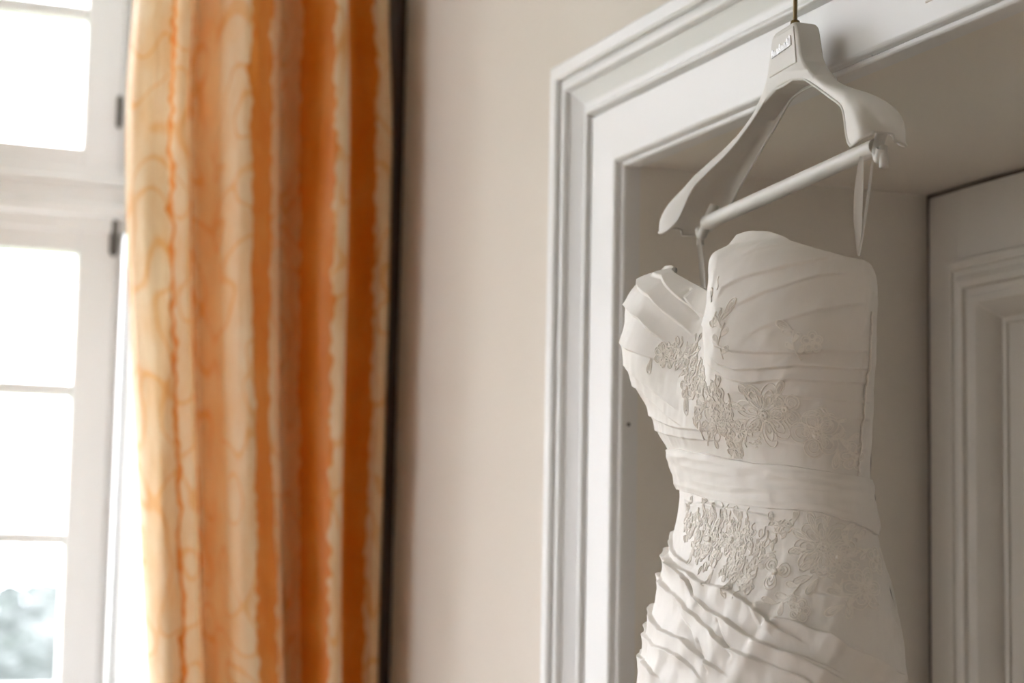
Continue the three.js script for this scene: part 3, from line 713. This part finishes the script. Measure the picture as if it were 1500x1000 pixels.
{
  const rows = [], NS = 170, NV = 26;
  for (let i = 0; i <= NS; i++) {
    const e = i / NS * 2 - 1, s = Math.sign(e) * (1 - Math.pow(1 - Math.abs(e), 1.35)), t = s * 0.218, a = Math.abs(t), yr = lerpTable(ridgeT, a), yf = Math.min(lerpTable(frontLow, a), yr - 0.002), yb = Math.min(lerpTable(backLow, a), yr - 0.002), w = lerpTable(wideT, a), f = forward(t), row = [];
    const section = (k, inset) => { // k 0..1 from the front lower edge over the ridge to the back lower edge
      const yl = k < 0.5 ? yf : yb, ang = (1 - k) * Math.PI, c = Math.cos(ang), q = Math.pow(Math.abs(Math.sin(ang)), 0.42);
      const n = -Math.sign(c) * Math.pow(Math.abs(c), 0.55) * (w - inset), y = yl + (yr - inset * 1.2 - yl) * q;
      return V(t, y, f + n);
    };
    for (let k = 0; k <= NV; k++) row.push(section(k / NV, 0));
    rows.push(row);
  }
  const bodyMesh = mesh('hanger_body', gridGeometry(rows), M.plastic, hanger);
  for (const col of [0, NV]) mesh('rim', tube(rows.filter((_, i) => i % 3 === 0 || i === NS).map((r) => r[col].clone()), 0.0013, 8, false, 220), M.plastic, bodyMesh);
  for (const end of [0, NS]) mesh('rim', tube(rows[end].map((q) => q.clone()), 0.0013, 8, false, 60), M.plastic, bodyMesh);
  // solid head block with a sunk badge field
  const s = new THREE.Shape(); s.moveTo(-0.062, 0.0945); s.lineTo(-0.058, 0.1005); s.quadraticCurveTo(-0.037, 0.114, -0.0315, 0.127); s.lineTo(-0.0235, 0.152); s.quadraticCurveTo(-0.021, 0.159, -0.014, 0.159); s.lineTo(0.016, 0.159); s.quadraticCurveTo(0.023, 0.159, 0.0255, 0.152); s.lineTo(0.0325, 0.127); s.quadraticCurveTo(0.038, 0.114, 0.058, 0.1005); s.lineTo(0.062, 0.0945); s.quadraticCurveTo(0.03, 0.1105, 0, 0.1105); s.quadraticCurveTo(-0.03, 0.1105, -0.062, 0.0945);
  const head = new THREE.ExtrudeGeometry(s, { depth: 0.014, bevelEnabled: true, bevelThickness: 0.005, bevelSize: 0.003, bevelSegments: 5, curveSegments: 16 }); head.translate(0, 0, -0.007);
  mesh('head_block', toCreasedNormals(head, 0.7), M.plastic, hanger);
  const b = new THREE.Shape(); b.moveTo(-0.0265, 0.122); b.lineTo(-0.020, 0.1555); b.lineTo(0.0225, 0.1555); b.lineTo(0.0275, 0.122); b.closePath();
  const badge = new THREE.ExtrudeGeometry(b, { depth: 0.0012, bevelEnabled: true, bevelThickness: 0.0006, bevelSize: 0.0008, bevelSegments: 2 }); badge.translate(0, 0, 0.0112);
  mesh('badge_plate', badge, M.plastic, hanger);
  // worn silver lettering, too blurred to read: small raised strokes
  const strokes = [];
  const put = (pts, r = 0.0007) => strokes.push(tube(pts.map(([x, y]) => V(x, y, 0.0136)), r * 1.15, 5, false, pts.length * 4));
  for (let i = 0; i < 8; i++) { const x = -0.0195 + i * 0.0051, y = 0.1375 + 0.0003 * i, tall = [1.3, 0.9, 1.0, 1.5, 1.0, 1.1, 1.5, 1.7][i] * 0.0056;
    put([[x, y], [x + 0.0002, y + tall * 0.6], [x + 0.0008, y + tall]], 0.00075); put([[x, y + tall * 0.8], [x + 0.0016, y + tall * 0.95], [x + 0.0026, y + tall * 0.6], [x + 0.0027, y]], 0.0007); if (i % 3 === 0) put([[x + 0.0004, y + tall * 0.45], [x + 0.0024, y + tall * 0.42]], 0.0006); if (i % 4 === 2) put([[x + 0.0026, y], [x + 0.0036, y + 0.0006], [x + 0.0038, y + 0.002]], 0.0006); }
  mesh('silver_lettering', mergeGeometries(strokes), M.lettering, hanger);
  // bar with end hooks
  const bar = new THREE.CylinderGeometry(0.0072, 0.0072, 0.345, 22); bar.rotateZ(Math.PI / 2); bar.translate(0.012, 0.0085, 0.018); mesh('trouser_bar', bar, M.plastic, hanger);
  for (const sgn of [-1, 1]) {
    const x = sgn * 0.172 + 0.012, z = 0.018;
    const post = tube([V(x, 0.026, z - 0.008), V(x + sgn * 0.001, 0.012, z - 0.002), V(x + sgn * 0.004, 0.002, z + 0.001), V(x + sgn * 0.009, -0.003, z + 0.002), V(x + sgn * 0.013, 0.004, z + 0.002)], 0.0048, 10, false, 30);
    mesh('bar_holder', post, M.plastic, hanger);
    mesh('strap_peg', tube([V(x + sgn * 0.012, 0.006, z), V(x + sgn * 0.0135, 0.001, z + 0.001), V(x + sgn * 0.014, -0.006, z + 0.001), V(x + sgn * 0.014, -0.012, z + 0.001)], 0.0036, 10, false, 24), M.plastic, hanger);
  }
  const col = new THREE.LatheGeometry([[0, 0], [0.0052, 0], [0.005, 0.003], [0.0042, 0.008], [0.003, 0.009], [0, 0.009]].map((q) => new THREE.Vector2(...q)), 20); col.translate(0.001, 0.1605, 0); mesh('collar', col, M.bronze, hanger);
  mesh('hook', tube([V(0.001, 0.16, 0), V(0.0015, 0.185, 0), V(0.003, 0.215, -0.001), V(0.0035, 0.245, -0.004), V(0.003, 0.262, -0.012), V(0.002, 0.266, -0.02), V(0.001, 0.26, -0.027), V(0, 0.25, -0.0275)], 0.002, 10, false, 60), M.bronze, hanger);
}
// ribbon loops of the dress, from its side seams up to the hanger pegs
{
  hanger.updateMatrixWorld(true); dress.updateMatrixWorld(true);
  const peg = (x, y, z) => dress.worldToLocal(hanger.localToWorld(V(x, y, z)));
  function strip(a, b, bulge, width, twist0, twist1) {
    const rows = [];
    for (let i = 0; i <= 40; i++) {
      const u = i / 40, p = a.clone().lerp(b, u).addScaledVector(V(1, 0, 0), bulge * Math.sin(u * Math.PI));
      const tw = twist0 + (twist1 - twist0) * u, w = width * (0.35 + 0.65 * Math.pow(Math.sin(Math.PI * clamp(u, 0.02, 0.98)), 0.7)), d = V(Math.cos(tw), 0, Math.sin(tw));
      rows.push([-1, -0.5, 0, 0.5, 1].map((k) => p.clone().addScaledVector(d, k * w / 2).addScaledVector(V(-d.z, 0, d.x), 0.0004 * (1 - k * k))));
    }
    return gridGeometry(rows);
  }
  const right = surface('bodice', 0.0, 1.8455, -0.002), left = surface('bodice', Math.PI + 0.05, 1.838, -0.002);
  mesh('hanging_ribbon', mergeGeometries([strip(right, peg(0.171, 0.003, 0.0245), -0.004, 0.0075, 1.5, 2.3), strip(right, peg(0.190, 0.003, 0.0235), 0.001, 0.0042, 1.0, 1.2)]), M.ribbon, dress);
  mesh('hanging_ribbon', mergeGeometries([strip(left, peg(-0.172, 0.0, 0.022), 0.0, 0.0055, 1.6, 1.9), strip(left, peg(-0.175, 0.0, 0.02), 0.001, 0.0045, 2.3, 2.6)]), M.ribbon, dress);
}

// ------------------------------------------------------------------ outside: lawn and trees seen through the lowest pane in view
{
  const lawn = new THREE.PlaneGeometry(160, 120, 60, 60); lawn.rotateX(-Math.PI / 2);
  const p = lawn.attributes.position; for (let i = 0; i < p.count; i++) p.setY(i, 0.25 * N3(p.getX(i) * 0.07, p.getZ(i) * 0.07, 2));
  lawn.translate(0, -5.5, -64); lawn.computeVertexNormals();
  structure(mesh('ground', lawn, new THREE.MeshStandardMaterial({ color: new THREE.Color().setRGB(0.12, 0.17, 0.09), roughness: 1 }), scene));
  function tree(x, z, height, spread, color, label) {
    const t = group('tree', x, -5.5, z); tag(t, label, 'tree');
    const bark = new THREE.MeshStandardMaterial({ color: new THREE.Color().setRGB(0.16, 0.12, 0.09), roughness: 1 });
    mesh('trunk', tube([V(0, 0, 0), V(0.1, height * 0.3, 0.05), V(-0.05, height * 0.6, 0), V(0, height * 0.85, 0.05)], 0.16, 8, false, 20), bark, t);
    const leaf = [];
    for (let i = 0; i < 2600; i++) {
      const a = rnd() * 6.283, v = Math.acos(2 * rnd() - 1), k = 0.55 + 0.45 * Math.pow(rnd(), 0.5), lump = 1 + 0.28 * N3(Math.cos(a) * 2.2 + x, v * 2, Math.sin(a) * 2.2 + z);
      const px = spread * k * lump * Math.sin(v) * Math.cos(a), pz = spread * k * lump * Math.sin(v) * Math.sin(a), py = height * 0.62 + height * 0.38 * k * lump * Math.cos(v);
      const s = 0.16 + 0.12 * rnd(), q = new THREE.BufferGeometry();
      q.setAttribute('position', new THREE.BufferAttribute(new Float32Array([-s, 0, 0, 0, s * 0.5, 0, 0, -s * 0.5, 0.03, 0, s * 0.5, 0, s, 0, 0.04, 0, -s * 0.5, 0.03]), 3));
      q.rotateX(rnd() * 6.28); q.rotateY(rnd() * 6.28); q.translate(px, py, pz); leaf.push(q);
    }
    const core = new THREE.IcosahedronGeometry(1, 4), cp = core.attributes.position;
    for (let i = 0; i < cp.count; i++) { const q = V(cp.getX(i), cp.getY(i), cp.getZ(i)).normalize(), k = 0.74 * (1 + 0.28 * N3(q.x * 2.2 + x, Math.acos(q.y) * 2, q.z * 2.2 + z)); cp.setXYZ(i, q.x * spread * k, height * 0.62 + q.y * height * 0.38 * k, q.z * spread * k); }
    core.deleteAttribute('uv'); core.deleteAttribute('normal');
    const g = mergeGeometries([...leaf.map((q) => (q.deleteAttribute('normal'), q)), core]); g.computeVertexNormals();
    const f = mesh('foliage', g, new THREE.MeshPhysicalMaterial({ color, roughness: 0.9, transmission: 0.3, thickness: 0, side: THREE.DoubleSide }), t); f.userData.kind = 'stuff';
  }
  const C1 = new THREE.Color().setRGB(0.15, 0.17, 0.16), C2 = new THREE.Color().setRGB(0.22, 0.24, 0.225);
  tree(-0.4, -24, 7.0, 2.6, C2, 'pale green leafy tree outside, at the left edge of the lowest window pane');
  tree(4.9, -31, 6.7, 2.9, C1, 'grey green leafy tree outside, at the right of the lowest window pane');
}
renderer.render(scene, camera);
